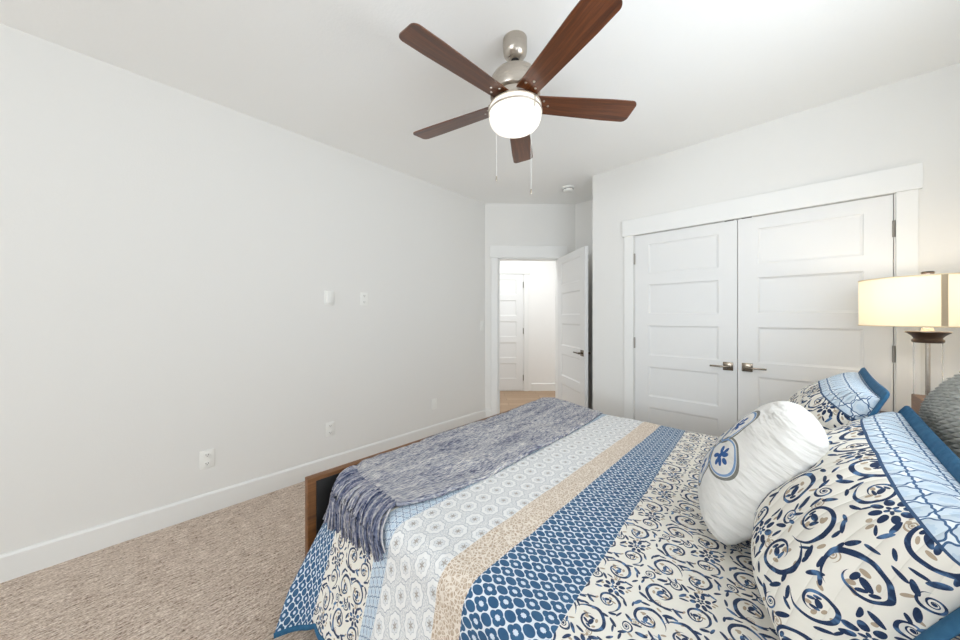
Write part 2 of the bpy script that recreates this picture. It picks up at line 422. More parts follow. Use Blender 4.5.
# back wall with a wide window behind the camera
WY0, WY1, WZ0, WZ1 = -.68, 1.44, .58, 2.42
bm = bmesh.new()
for a in ((HW-.12, WY0, 0, CZ), (WY1, LW+.12, 0, CZ), (WY0, WY1, 0, WZ0), (WY0, WY1, WZ1, CZ)): box(bm, BX-.12, BX, *a)
struct('wall_back', bm, M_wall)
bm = bmesh.new()
for a in ((WY0-.08, WY0, WZ0-.08, WZ1+.08), (WY1, WY1+.08, WZ0-.08, WZ1+.08), (WY0, WY1, WZ0-.08, WZ0), (WY0, WY1, WZ1, WZ1+.08)): box(bm, BX, BX+.02, *a)
struct('window_1', bm, M_trim, 'white window frame in the wall behind the camera')
bm = bmesh.new(); VX0, VX1, VZ0, VZ1 = .05, 2.05, 1.12, 2.00
for a in ((BX, VX0, 0, CZ), (VX1, AX+.12, 0, CZ), (VX0, VX1, 0, VZ0), (VX0, VX1, VZ1, CZ)): box(bm, a[0], a[1], HW-.12, HW, a[2], a[3])
struct('wall_headboard', bm, M_wall)
bm = bmesh.new()
for a in ((VX0-.08, VX0, VZ0-.08, VZ1+.08), (VX1, VX1+.08, VZ0-.08, VZ1+.08), (VX0, VX1, VZ0-.08, VZ0), (VX0, VX1, VZ1, VZ1+.08)): box(bm, a[0], a[1], HW, HW+.02, a[2], a[3])
struct('added_window', bm, M_trim, 'white frame of an added, unseen window over the headboard')  # opening and frame added to go with the fill light on ceiling and left wall
struct('wall_alcove', bx(AX, AX+.12, HW, 2.06, 0, CZ), M_wall)
struct('wall_return', bx(CX, AX, 1.36, 1.464, 0, CZ), M_wall)
bm = bmesh.new(); OY0, OY1, OZ = -.4545, 1.0575, 2.0485
for a in ((HW, OY0, 0, CZ), (OY1, 1.36, 0, CZ), (OY0, OY1, OZ, CZ)): box(bm, CX, CX+.1, *a)
struct('wall_closet', bm, M_wall, 'pale grey wall around the closet doors')
bm = bmesh.new(); J0, J1, JZ = .166, .934, 2.04
for a in ((-.0, J0, 0, .12, 0, CZ), (J1, SL+.05, 0, .12, 0, CZ), (J0, J1, 0, .12, JZ, CZ)): box(bm, *a, M=MD)
struct('wall_entry', bm, M_wall, 'angled pale grey wall around the open bedroom door')
bm = bmesh.new(); HN = 1.62
box(bm, -1.3, 2.0, HN, HN+.1, 0, CZ, M=MD); struct('wall_hall', bm, M_hallwall, 'bright hall wall beyond the open door')
bm = bmesh.new(); box(bm, -1.3, -1.2, .12, HN, 0, CZ, M=MD); box(bm, 1.9, 2.0, .12, HN, 0, CZ, M=MD)
struct('wall_hall_end', bm, M_hallwall)
bm = bmesh.new(); box(bm, -1.3, -.02, .13, .2, 0, CZ, M=MD); box(bm, SL+.05, 2.0, .05, .12, 0, CZ, M=MD)
struct('wall_hall_near', bm, M_wall)
hl = area('hall_ceiling_light', (*SN(.45, .60), CZ-.03), (0, 0, R(-45)), 1.6, .6, HALL_POWER, (.93, .97, 1.0))

def baseboard(bm, a, b, nrm, h=.132, t=.016):
    a, b, nr = Vector(a), Vector(b), Vector(nrm); d = b-a
    prof = [(0, 0), (t, 0), (t, h-.012), (t*.6, h-.003), (0.0, h)]
    vs = [[bm.verts.new((p.x+nr.x*q, p.y+nr.y*q, z)) for q, z in prof] for p in (a, b)]
    n = len(prof)
    for k in range(n): bm.faces.new((vs[0][k], vs[0][(k+1) % n], vs[1][(k+1) % n], vs[1][k]))
    bm.faces.new(vs[0]); bm.faces.new(vs[1][::-1]); bmesh.ops.recalc_face_normals(bm, faces=bm.faces); return bm
def NRM(s, n): return Vector((DS.x*s+DN.x*n, DS.y*s+DN.y*n))
struct('baseboard_left', baseboard(bmesh.new(), (BX, LW), (3.04, LW), (0, -1)), M_trim, 'tall white baseboard along the blank wall')
struct('baseboard_entry', baseboard(bmesh.new(), SN(0, 0), SN(J0-.09, 0), NRM(0, -1)), M_trim)
struct('baseboard_closet', baseboard(bmesh.new(), (CX, OY1+.09), (CX, 1.464), (-1, 0)), M_trim)
struct('baseboard_hall', baseboard(bmesh.new(), SN(.885, HN), SN(1.9, HN), NRM(0, -1)), M_trim, 'white baseboard of the hall')

def casing(name, s0, s1, zt, M, label, right=True, fw=.088, hh=.150):
    """flat craftsman casing: two legs and a thicker wide header; opening runs s0..s1, faces local -n"""
    bm = bmesh.new()
    box(bm, s0-fw, s0-.006, -.018, 0, 0, zt, M, .002); box(bm, s1+.006, s1+fw, -.018, 0, 0, zt, M, .002)
    box(bm, s0-fw-.016, s1+fw+.016, -.028, 0, zt, zt+hh, M, .003)
    return struct(name, bm, M_trim, label)
# closet frame: local s = -y, n = +x
MC = Matrix(((0, 1, 0, CX), (-1, 0, 0, 0), (0, 0, 1, 0), (0, 0, 0, 1)))
casing('trim_1', -OY1+.0, -OY0, OZ, MC, 'white flat casing and wide header around the double closet doors')
casing('trim_2', J0, J1, JZ, MD, 'white flat casing and header around the bedroom doorway')
MH = MD @ Matrix.Translation((0, HN, 0))
casing('trim_3', -.03, .745, 2.055, MH, 'white casing and header around the hall door')
bm = bmesh.new()      # door jamb lining
box(bm, J0-.004, J0+.012, 0, .12, 0, JZ, MD); box(bm, J1-.012, J1+.004, 0, .12, 0, JZ, MD); box(bm, J0, J1, 0, .12, JZ-.012, JZ+.004, MD)
box(bm, J0+.01, J0+.024, .04, .075, 0, JZ-.01, MD)
struct('trim_4', bm, M_trim, 'white jamb lining of the bedroom doorway')
bm = bmesh.new(); box(bm, J0, J1, .04, .08, 0, .006, MD); struct('trim_5', bm, M_bedwood, 'thin wooden threshold strip')

PZ = [(.205, .47), (.57, .835), (.94, 1.205), (1.31, 1.575), (1.675, 1.94)]
def leaf(w, h, t=.035, st=.118, dep=.008, sl=.014):
    """five panel shaker door leaf: x 0..w, y 0 (front)..t, z 0..h"""
    bm = bmesh.new(); xs = [0, st, w-st, w]; zs = [0]
    for a, b in PZ: zs += [a, b]
    zs.append(h)
    for (y, s) in ((0, 1), (t, -1)):
        for i in range(3):
            for j in range(len(zs)-1):
                x0, x1, z0, z1 = xs[i], xs[i+1], zs[j], zs[j+1]
                def q(*c): bm.faces.new([bm.verts.new(p) for p in c])
                if i == 1 and j % 2 == 1:
                    a = [(x0, y, z0), (x1, y, z0), (x1, y, z1), (x0, y, z1)]; d = y+s*dep
                    b = [(x0+sl, d, z0+sl), (x1-sl, d, z0+sl), (x1-sl, d, z1-sl), (x0+sl, d, z1-sl)]
                    # a small step, then the slope
                    c = [(p[0]+(q_[0]-p[0])*.15, y+s*dep*.55, p[2]+(q_[2]-p[2])*.15) for p, q_ in zip(a, b)]
                    for A, B in ((a, c), (c, b)):
                        for k in range(4): q(A[k], A[(k+1) % 4], B[(k+1) % 4], B[k])
                    q(*b)
                else: q((x0, y, z0), (x1, y, z0), (x1, y, z1), (x0, y, z1))
    for c in (((0, 0, 0), (0, t, 0), (0, t, h), (0, 0, h)), ((w, 0, 0), (w, t, 0), (w, t, h), (w, 0, h)),
              ((0, 0, 0), (w, 0, 0), (w, t, 0), (0, t, 0)), ((0, 0, h), (w, 0, h), (w, t, h), (0, t, h))):
        bm.faces.new([bm.verts.new(p) for p in c])
    bmesh.ops.remove_doubles(bm, verts=bm.verts, dist=1e-5)
    # T-junctions on the outer edges are harmless; make the normals point outward
    bmesh.ops.recalc_face_normals(bm, faces=bm.faces)
    return bm
def lever(parent, x, z, dirx, y0=0.0, s=-1):
    """square rose and straight lever, standing out towards s*y"""
    bm = bmesh.new()
    box(bm, x-.032, x+.032, min(y0, y0+s*.009), max(y0, y0+s*.009), z-.032, z+.032, None, .002)
    box(bm, x-.010, x+.010, min(y0+s*.008, y0+s*.05), max(y0+s*.008, y0+s*.05), z-.010, z+.010, None, .002)
    x2 = x+dirx*.112
    box(bm, min(x-dirx*.010, x2), max(x-dirx*.010, x2), min(y0+s*.042, y0+s*.054), max(y0+s*.042, y0+s*.054), z-.0065, z+.0065, None, .002)
    o = obj('door_handle', bm, M_chrome, parent, 40); return o
def hinge(parent, x, z, y=0.0):
    bm = bmesh.new(); box(bm, x-.007, x+.007, y-.006, y+.004, z-.05, z+.05)
    tube(bm, [(x, y-.006, z-.05), (x, y-.006, z+.05)], .0065, 8); return obj('hinge', bm, M_hinge, parent, 40)
def door(name, M, w, h, label, handle, hinges, sides=(-1,), z0=.012, hy=0.0):
    o = obj(name, leaf(w, h), M_door); o.matrix_world = M @ Matrix.Translation((0, 0, z0)); o['kind'] = 'structure'; o['label'] = label
    for s in sides:
        if handle: lever(o, handle[0], handle[1], handle[2], 0 if s < 0 else .035, s)
    for hx, hz in hinges: hinge(o, hx, hz, hy)
    return o
# closet doors (front faces -x); local x = -y
door('door_1', MC @ Matrix.Translation((-1.054, .0, 0)), .7505, 2.032, 'left white five-panel closet door with lever handle',
     (.694, .897, -1), [(-.003, 1.82), (-.003, 1.045), (-.003, .22)])
door('door_2', MC @ Matrix.Translation((-.2995, .0, 0)), .7505, 2.032, 'right white five-panel closet door partly behind the lamp',
     (.0565, .900, 1), [(.7535, 1.82), (.7535, 1.055), (.7535, .22)])
for k, y in enumerate((.352, .247)):
    bm = bmesh.new(); box(bm, CX-.004, CX+.02, y-.03, y+.03, 2.0435, 2.0495); o = obj('ball_catch', bm, M_bronze); o['kind'] = 'structure'; o['label'] = 'dark ball catch above the ' + ('left' if k == 0 else 'right') + ' closet door'
# hall door
door('door_3', MH @ Matrix.Translation((-.02, -.0135, 0)), .755, 2.035, 'white five-panel door in the hall beyond the doorway', None, [(.758, 1.85), (.758, 1.04), (.758, .22)], z0=.014)
# open bedroom door, hinged at the right jamb, swung into the room
hg = Vector(SN(J1-.012, -.002)); ldir = Vector((-.463, -.591)).normalized()
nrm = Vector((ldir.y, -ldir.x))         # side that faces the closet corner
ML = Matrix(((ldir.x, -nrm.x, 0, hg.x), (ldir.y, -nrm.y, 0, hg.y), (0, 0, 1, 0), (0, 0, 0, 1)))
# local y grows towards -nrm
o = door('door_4', ML, .745, 2.025, 'open white five-panel bedroom door with dark lever', (.685, .90, -1), [(.0, 1.82), (.0, 1.03), (.0, .22)], (-1, 1), hy=.036)

# ------------------------------------------------------------------ wall plates and detector
def plate(x, z, label, kind, w=.072, h=.116, group=None):
    e = obj(kind, bx(-w/2, w/2, -.006, 0, -h/2, h/2, .002), M_plate, None, 30, (x, LW, z))
    if kind == 'wall_outlet':
        for dz in (-.028, .028):
            s_ = obj('socket', bx(-.016, .016, -.0085, -.005, dz-.014, dz+.014, .002), M_plate, e, 30)
            bm = bmesh.new()
            for dx in (-.006, .006): box(bm, dx-.0012, dx+.0012, -.0092, -.008, dz-.003, dz+.006)
            box(bm, -.002, .002, -.0092, -.008, dz-.010, dz-.006); obj('slot', bm, M_dark, s_)
    elif kind == 'light_switch':
        obj('toggle', bx(-.016, .016, -.011, -.005, -.032, .032, .003), M_plate, e, 30)
    elif kind == 'data_plate':
        obj('jack', bx(-.009, .009, -.010, -.005, -.009, .009, .001), M_plate, e, 30)
    elif kind == 'cable_box':
        obj('cover', bx(-w/2+.012, w/2-.012, -.018, -.004, -h/2+.012, h/2-.006, .003), M_plate, e, 30)
    return prop(e, label, kind.replace('_', ' ').replace('wall ', ''), group or ('white wall outlets' if kind == 'wall_outlet' else None))
plate(1.117, 1.453, 'left of two white plates at head height on the blank wall, raised cover', 'cable_box', .075, .118)
plate(1.426, 1.457, 'right of the two white plates at head height on the blank wall, flush outlet', 'wall_outlet')
plate(.329, .356, 'white outlet low on the blank wall, nearest the camera above bare carpet', 'wall_outlet', .076, .120)
plate(1.125, .358, 'white outlet low on the blank wall, above the near end of the footboard', 'wall_outlet')
plate(2.226, .356, 'small white plate low on the blank wall, nearest the doorway', 'data_plate')
plate(2.985, 1.184, 'pale light switch at the end of the blank wall beside the doorway', 'light_switch')
sd = empty('smoke_detector', (3.30, 1.79, CZ), 'round white smoke detector on the ceiling by the doorway', 'smoke detector')
obj('base', lathe(bmesh.new(), [(.0, 0), (.068, 0), (.068, -.014), (.06, -.016)], 32), M_plate, sd, 40)
obj('cover', lathe(bmesh.new(), [(.058, -.016), (.056, -.034), (.046, -.046), (.0, -.05)], 32, cap=False), M_plate, sd, 40)
obj('vent', lathe(bmesh.new(), [(.0585, -.020), (.0585, -.026)], 32, cap=False), M_dark, sd, 40)

# ------------------------------------------------------------------ ceiling fan
FX, FY = 1.3575, 1.0385
fan = empty('ceiling_fan', (FX, FY, CZ), 'brushed nickel ceiling fan with five walnut blades and lit frosted globe', 'ceiling fan')
zz = lambda z: z-CZ
obj('canopy', lathe(bmesh.new(), [(.0, 0), (.062, 0), (.062, -.055), (.058, -.075), (.042, -.096), (.022, -.104), (.0, -.104)], 40), M_nickel, fan, 40)
obj('downrod', lathe(bmesh.new(), [(.011, -.10), (.011, -.20)], 20), M_nickel, fan, 40)
obj('rod_socket', lathe(bmesh.new(), [(.021, -.098), (.019, -.109), (.012, -.112)], 20), M_dark, fan, 40)
obj('motor_housing', lathe(bmesh.new(), [(.0, -.150), (.022, -.150), (.030, -.158), (.052, -.164), (.090, -.176), (.114, -.192), (.126, -.212), (.129, -.235), (.129, -.290), (.124, -.298), (.112, -.302), (.108, -.345), (.0, -.345)], 48), M_nickel, fan, 40)
def blade_bm():
    bm = bmesh.new(); top = []; pts = []
    r0, r1 = .085, .642; n = 26
    def half(t):
        wd = .052 + (.068-.052)*min(1, t/.8)
        return wd
    out = []
    for k in range(n+1):
        t = k/n; out.append((r0+(r1-r0-.03)*t, half(t)))
    # rounded tip
    for a in range(1, 9):
        ang = a/8*pi/2; out.append((r1-.03+.03*sin(ang), .068-.030+.030*cos(ang)))
    loop = [(x, -y) for x, y in out] + [(x, y) for x, y in reversed(out)]
    th = .0055
    a = [bm.verts.new((x, y, th/2)) for x, y in loop]; b = [bm.verts.new((x, y, -th/2)) for x, y in loop]
    bm.faces.new(a); bm.faces.new(b[::-1])
    for k in range(len(loop)): bm.faces.new((a[k], b[k], b[(k+1) % len(loop)], a[(k+1) % len(loop)]))
    bmesh.ops.recalc_face_normals(bm, faces=bm.faces)
    return bm
for k in range(5):
    an = R(32.2+72*k)
    b = obj('blade', blade_bm(), M_blade, fan, 30); b.location = (0, 0, -.325); b.rotation_euler = (R(-11), 0, an)
    for (x, y) in ((.145, -.028), (.145, .028), (.175, 0)):
        obj('blade_screw', lathe(bmesh.new(), [(.006, -.0027), (.005, -.0055), (.0, -.006)], 12, (x, y, 0), False), M_nickel, b, 40)
    bm = bmesh.new(); box(bm, .06, .19, -.035, .035, .003, .009, None, .002); obj('blade_arm', bm, M_nickel, b, 40)
obj('light_fitter', lathe(bmesh.new(), [(.0, -.336), (.116, -.336), (.133, -.344), (.136, -.352), (.129, -.354)], 48), M_nickel, fan, 40)
m, n = mat('frosted_globe_glass', (.97, .97, .95), .25)
nt = m.node_tree; tr = n.node('ShaderNodeBsdfTranslucent'); tr.inputs[0].default_value = (1, .985, .96, 1)
ms = n.node('ShaderNodeMixShader'); ms.inputs[0].default_value = .6
nt.links.new(n.b.outputs[0], ms.inputs[1]); nt.links.new(tr.outputs[0], ms.inputs[2]); nt.links.new(ms.outputs[0], nt.nodes['Material Output'].inputs[0])
M_globe = m
obj('light_globe', lathe(bmesh.new(), [(.130, -.353), (.134, -.360), (.135, -.392), (.132, -.412), (.125, -.432), (.112, -.447), (.092, -.457), (.06, -.462), (.0, -.464)], 48, cap=False), M_globe, fan, 179)
point('fan_bulb_light', (FX, FY, CZ-.405), FAN_POWER, (1, .96, .90), .03)
bm = bmesh.new(); tube(bm, [(.1365*cos(2*pi*k/48), .1365*sin(2*pi*k/48), -.381) for k in range(48)], .0042, 8, closed=True); obj('globe_ring', bm, M_nickel, fan, 60)
for k in range(3):
    a = AZ + pi + R(38 + 120*k)
    bm = bmesh.new(); tube(bm, [(.137*cos(a), .137*sin(a), -.348), (.1385*cos(a), .1385*sin(a), -.381), (.1365*cos(a), .1365*sin(a), -.408)], .0036, 6); obj('globe_strap', bm, M_nickel, fan, 60)
rt = Vector((sin(AZ), -cos(AZ))); fw = Vector((cos(AZ), sin(AZ)))
for dx, dz in ((-.092, -.665), (.096, -.735)):
    p = rt*dx + fw*.085
    bm = bmesh.new()
    z = -.345
    tube(bm, [(p.x, p.y, z), (p.x, p.y, dz)], .0012, 6)
    while z > dz: lathe(bm, [(.0, -.002), (.0021, 0), (.0, .002)], 6, (p.x, p.y, z), False); z -= .007
    c = obj('pull_chain', bm, M_plate, fan, 60)
    obj('chain_pull', lathe(bmesh.new(), [(.0, 0), (.004, -.003), (.0055, -.018), (.0055, -.026), (.004, -.030), (.0, -.031)], 12, (p.x, p.y, dz)), M_nickel, c, 50)

# ------------------------------------------------------------------ bed
bed = empty('bed', (1.55, .60, 0), 'king bed with brown wooden footboard and headboard under the patterned quilt', 'bed')
BX0, BX1, FY0, FY1 = .535, 2.565, 1.572, 1.612
def bp(name, m, *a, bev=.003, parent=bed):
    x0, x1, y0, y1, z0, z1 = a
    return obj(name, bx(x0-1.55, x1-1.55, y0-.60, y1-.60, z0, z1, bev), m, parent, 30)
fb = bp('footboard', M_bedwood, BX0, BX1, FY0, FY1, .06, .562)
bp('footboard_panel', M_black, BX0+.035, BX1-.035, FY0-.006, FY0+.002, .10, .545, bev=.001)
bp('headboard', M_bedwood, BX0, BX1, -.458, -.416, .06, .925)
bp('side_rail', M_bedwood, BX0+.06, BX0+.095, -.39, FY0, .12, .30); bp('side_rail', M_bedwood, BX1-.095, BX1-.06, -.39, FY0, .12, .30)
bp('bed_base', M_black, BX0+.095, BX1-.095, -.38, FY0-.01, .16, .25)
for x in (BX0, BX1-.05):
    for y in (-.435, FY1-.05): bp('leg', M_bedwood, x, x+.05, y, y+.05, 0, .07)
M_matt = painted('white_ticking', sr(225, 222, 216), .9)
mt = obj('mattress', bx(.68, 2.42, -.36, 1.50, .255, .525, .05), M_matt, None, 60); prop(mt, 'white mattress hidden beneath the quilt on the bed', 'mattress')

# quilt ------------------------------------------------------------
QX0, QX1, QR, QZ = .60, 2.515, .075, .560
def ns(x, y, z=0.0, s=1.0): return noise.noise(Vector((x*s, y*s, z*s)))
def qtop(x, y):
    d = min(x-QX0, QX1-x)
    z = QZ + .006*ns(x, y, 3, 3.0) + .004*ns(x, y, 9, 9.0)
    z += .035*exp(-((x-2.40)/.22)**2-((y-1.42)/.2)**2)                 # a lump under the far foot corner
    return z
def qpoint(y, a):
    """a: metres across the cloth from the near top edge; negative hangs down the near side"""
    W = QX1-QX0; arc = QR*pi/2
    near = a < QR; far = a > W-QR
    d = 0
    if not near and not far:
        x = QX0+a
        if y > 1.38 and a < .2: x += .085*((y-1.38)/.175)**2*(.2-a)/(.2-QR)
        return Vector((x, y, qtop(QX0+a, y)))
    e = (QR-a) if near else (a-(W-QR))                                   # distance past the start of the bend
    xe = QX0+QR if near else QX1-QR
    z0 = qtop(xe, y); sg = -1 if near else 1
    if e < arc:
        t = e/QR; x = xe+sg*QR*sin(t)
        if near and y > 1.38: x += .085*((y-1.38)/.175)**2
        return Vector((x, y, z0-QR*(1-cos(t))))
    d = e-arc; dd = min(d/.40, 1.15)
    fl = .105*dd**1.2 if near else .03*dd
    fl += (.014*sin(2*pi*y/.43+1.0)+.006*sin(2*pi*y/.19))*dd
    x = xe+sg*(QR+fl); z = z0-QR-d*(.985 if near else 1)
    yy = y
    if near and y > 1.30:
        k = (y-1.36)/.20
        if k < 0: x -= -.0; f = (y-1.30)/.06; x += .018*f*dd
        else:
            k = min(k, 1.0); x += .018*dd*(1-k) - .135*k*dd - .05*k*dd*(1-dd)
            yy = y - .125*k*dd
            z -= .0
    if near and y > 1.38 and a < .2: x += .085*((y-1.38)/.175)**2*max(0, 1-max(0, d)/.30)
    return Vector((x, yy, z))
def vtex(x, y):
    yb = .36+.056*max(.6, min(2.5, x))
    if y < .64:
        s = .17/(.64-yb); return .64-(.64-y)*s if y > yb else .47-(yb-y)
    return y
DROP = .472
def quilt():
    bm = bmesh.new(); uv = bm.loops.layers.uv.new('UVMap')
    ya = [-.355+k*(1.555+.355)/170 for k in range(171)]; W = QX1-QX0
    aa = []; a = QR-QR*pi/2-DROP*.88
    a0 = a
    while a < W-QR+QR*pi/2+.30: aa.append(a); a += .0125 if (a < .12 or a > W-.12) else .02
    g = []; U = {}
    for y in ya:
        row = []
        for a in aa:
            p = qpoint(y, a)
            if y > 1.50 and a > .02: p.z -= .05*((y-1.50)/.055)**2           # tucked in at the footboard
            v = bm.verts.new(p); row.append(v); U[v] = (a, vtex(QX0+a, y))
        g.append(row)
    for i in range(len(ya)-1):
        for j in range(len(aa)-1):
            f = bm.faces.new((g[i][j], g[i][j+1], g[i+1][j+1], g[i+1][j]))
            for l in f.loops: l[uv].uv = U[l.vert]
    hem = [g[i][0].co.copy() for i in range(len(ya))]
    bmesh.ops.recalc_face_normals(bm, faces=bm.faces)
    return bm, hem
bm, hem = quilt()
q = obj('quilt', bm, M_quilt, None, 179)
so = q.modifiers.new('thickness', 'SOLIDIFY'); so.thickness = .009; so.offset = -1
prop(q, 'blue, white and beige striped patchwork quilt covering the bed', 'quilt')
bm = bmesh.new(); tube(bm, hem, (.006, .011), 8, flat=[Vector((0, 0, 1))]*len(hem)); obj('binding', bm, M_teal, q, 60)['label'] = 'teal hem binding'

# throw ------------------------------------------------------------
TA0 = .085
def tpoint(y, a, up=.013):
    p = qpoint(min(y, 1.50) if a < 0.2 else y, a); p.y = y if a >= TA0-.02 else p.y
    b = .012*ns(a, y, 5, 5.0) + .006*ns(a, y, 1, 16.0)
    W = QX1-QX0
    if a <= W-QR+.01: p.z += up + b + .006
    else: p.x += up; p.z += .004
    return p
def throw():
    bm = bmesh.new(); uv = bm.loops.layers.uv.new('UVMap'); W = QX1-QX0
    na, ny = 130, 44; g = []
    for j in range(ny+1):
        row = []
        for i in range(na+1):
            t = i/na; a = TA0+t*(W+.10-TA0)
            lo = 1.000 + .085*exp(-(a-TA0)/.13) + .05*max(0, (a-1.2)/.7)**2; hi = 1.562-.055*exp(-(a-TA0)/.10)
            y = lo+(hi-lo)*j/ny
            p = tpoint(y, a)
            if j == 0: p.z -= .008
            row.append(bm.verts.new(p))
        g.append(row)
    for j in range(ny):
        for i in range(na):
            f = bm.faces.new((g[j][i], g[j][i+1], g[j+1][i+1], g[j+1][i]))
            for l, (dj, di) in zip(f.loops, ((0, 0), (0, 1), (1, 1), (1, 0))): l[uv].uv = ((i+di)/na*W, (j+dj)/ny*.48)
    bmesh.ops.recalc_face_normals(bm, faces=bm.faces)
    for f in bm.faces:
        if f.normal.z < -.3: bmesh.ops.reverse_faces(bm, faces=bm.faces); break
    return bm
th = obj('throw_blanket', throw(), M_throw, None, 179)
so = th.modifiers.new('thickness', 'SOLIDIFY'); so.thickness = .010; so.offset = -1
prop(th, 'blue and grey woven throw with fringe laid across the foot of the bed', 'throw blanket')
bm = bmesh.new(); bm.loops.layers.uv.verify()
for layer in range(2):
    for k in range(96):
        y0 = 1.108+(1.500-1.108)*(k+random.random()*.8)/96
        L = .148+random.uniform(-.03, .04)+.05*(y0-1.108)/.39
        sl = random.uniform(-.03, .03) + .03 - .12*(1.5-y0)/.39; amp = random.uniform(.003, .008); ph = random.random()*6
        pts = []
        for i in range(15):
            t = i/14; a = TA0+.012-t*L
            p = qpoint(min(y0+sl*t*1.0+amp*sin(ph+t*7), 1.55), a)
            lift = .010+.008*layer+.010*sin(pi*t)*random.uniform(.8, 1.2)
            # push away from the cloth along its normal
            e = max(0, QR-a); th_ = min(e/QR, pi/2)
            p += Vector((-sin(th_), 0, cos(th_)))*lift
            pts.append(p)
        tube(bm, pts, lambda s_: .0042*(1-.25*s_), 6, uv=(random.random()*9, random.random()))
fr = obj('fringe', bm, M_fringe, th, 60); fr['kind'] = 'stuff'; fr['label'] = 'loose twisted yarn fringe'

# pillows ------------------------------------------------------------
def pillow(w, h, tf, tb, M, nu=56, nv=44, pinch=.05, wr=.006, seed=0, pw=.5, extra=None, crn=2.0, arc=None, rnd=0.0):
    bm = bmesh.new(); uv = bm.loops.layers.uv.new('UVMap'); U = {}
    def pos(u, v, side):
        x = w/2*u*(1-pinch*(1-v*v)*abs(u)**1.5); y = h/2*v*(1-pinch*(1-u*u)*abs(v)**1.5)
        k = max(0, (1-abs(u)**crn))**pw*max(0, (1-abs(v)**crn))**pw
        z = (tf if side > 0 else -tb)*k
        f = 1-rnd*abs(u*v)**3; x *= f; y *= f
        nn = ns(x+seed, y, side*2.0, 6)*1.0 + .5*ns(x+seed, y, side*3.0, 14)
        z += wr*nn*min(1, k*3)*2
        if extra: x, y, z = extra(u, v, side, x, y, z, k)
        return Vector((x, y, z))
    gr = {}
    rim = {}
    for side in (1, -1):
        for i in range(nu+1):
            for j in range(nv+1):
                u, v = -cos(pi*i/nu)*.35+(2*i/nu-1)*.65, -cos(pi*j/nv)*.35+(2*j/nv-1)*.65
                e = i in (0, nu) or j in (0, nv)
                if e and side < 0: gr[side, i, j] = rim[i, j]; continue
                vv = bm.verts.new(pos(u, v, side)); gr[side, i, j] = vv; U[vv] = (w/2*u, h/2*v)
                if e: rim[i, j] = vv
    if arc:                                                             # lay the print along the bulging front instead of stretching it
        def run(keys, tot, ax):
            P = [gr[k].co for k in keys]; d = [0]
            for a, b in zip(P, P[1:]): d.append(d[-1]+(b-a).length)
            for k, q in zip(keys, d):
                c = list(U[gr[k]]); c[ax] = (q/d[-1]-.5)*tot; U[gr[k]] = tuple(c)
        for i in range(nu+1): run([(1, i, j) for j in range(nv+1)], arc[1], 1)
        for j in range(nv+1): run([(1, i, j) for i in range(nu+1)], arc[0], 0)
    for side in (1, -1):
        for i in range(nu):
            for j in range(nv):
                c = [gr[side, i, j], gr[side, i+1, j], gr[side, i+1, j+1], gr[side, i, j+1]]
                f = bm.faces.new(c if side > 0 else c[::-1])
                for l in f.loops: l[uv].uv = U[l.vert]
    loop = [(i, 0) for i in range(nu)] + [(nu, j) for j in range(nv)] + [(i, nv) for i in range(nu, 0, -1)] + [(0, j) for j in range(nv, 0, -1)]
    L = [rim[c].co.copy() for c in loop]
    bmesh.ops.transform(bm, matrix=M, verts=bm.verts)
    return bm, L
def frame(c, xdir, ydir):
    x = Vector(xdir).normalized(); z = x.cross(Vector(ydir)).normalized(); y = z.cross(x)
    return Matrix(((x.x, y.x, z.x, c[0]), (x.y, y.y, z.y, c[1]), (x.z, y.z, z.z, c[2]), (0, 0, 0, 1)))
# shams: local x must run so that local z faces the foot of the bed (+y): x = world -x, y = up along the lean
def sag(u, v, side, x, y, z, k):
    if side > 0: z *= 1-.30*v; y -= .035*k*max(0, -v)
    return x, y, z
def sham(name, c, tilt, w, h, tf, tb, yaw, label, seed, m, roll=0.0):
    up = Vector((0, -sin(R(tilt)), cos(R(tilt)))); xd = Vector((-cos(R(yaw)), sin(R(yaw)), -roll))
    M = frame(c, xd, up)
    bm, L = pillow(w, h, tf, tb, Matrix.Identity(4), 64, 52, .035, .007, seed, .36, sag, 2.6, (w*1.14, h*1.22))
    o = obj(name, bm, m, None, 179); o.matrix_world = M
    b = bmesh.new(); n_ = len(L)
    out = []
    for p in L:
        d = Vector((p.x/(w/2), p.y/(h/2), 0)); d = Vector((d.x**5, d.y**5, 0)); d = d.normalized() if d.length > 0 else d
        out.append(p + d*.012)
    tube(b, out, (.019, .006), 10, flat=[Vector((0, 0, 1))]*n_, closed=True)
    k = obj('binding', b, M_teal, o, 179); k['label'] = 'teal flange binding'
    prop(o, label, 'pillow sham', 'patterned pillow shams'); return o
SH = .44
M_sham = sham_mat(SH*1.22)
sham('pillow_sham', (1.275, -.152, .772), 27, .78, SH, .175, .03, 0, 'large patterned sham nearest the camera, at the right edge, with teal binding', 11, M_sham, .06)
sham('pillow_sham', (2.01, -.128, .800), 23, .72, .50, .175, .03, 2, 'patterned sham farther away, behind the white pillow and near the lamp', 23, M_sham)

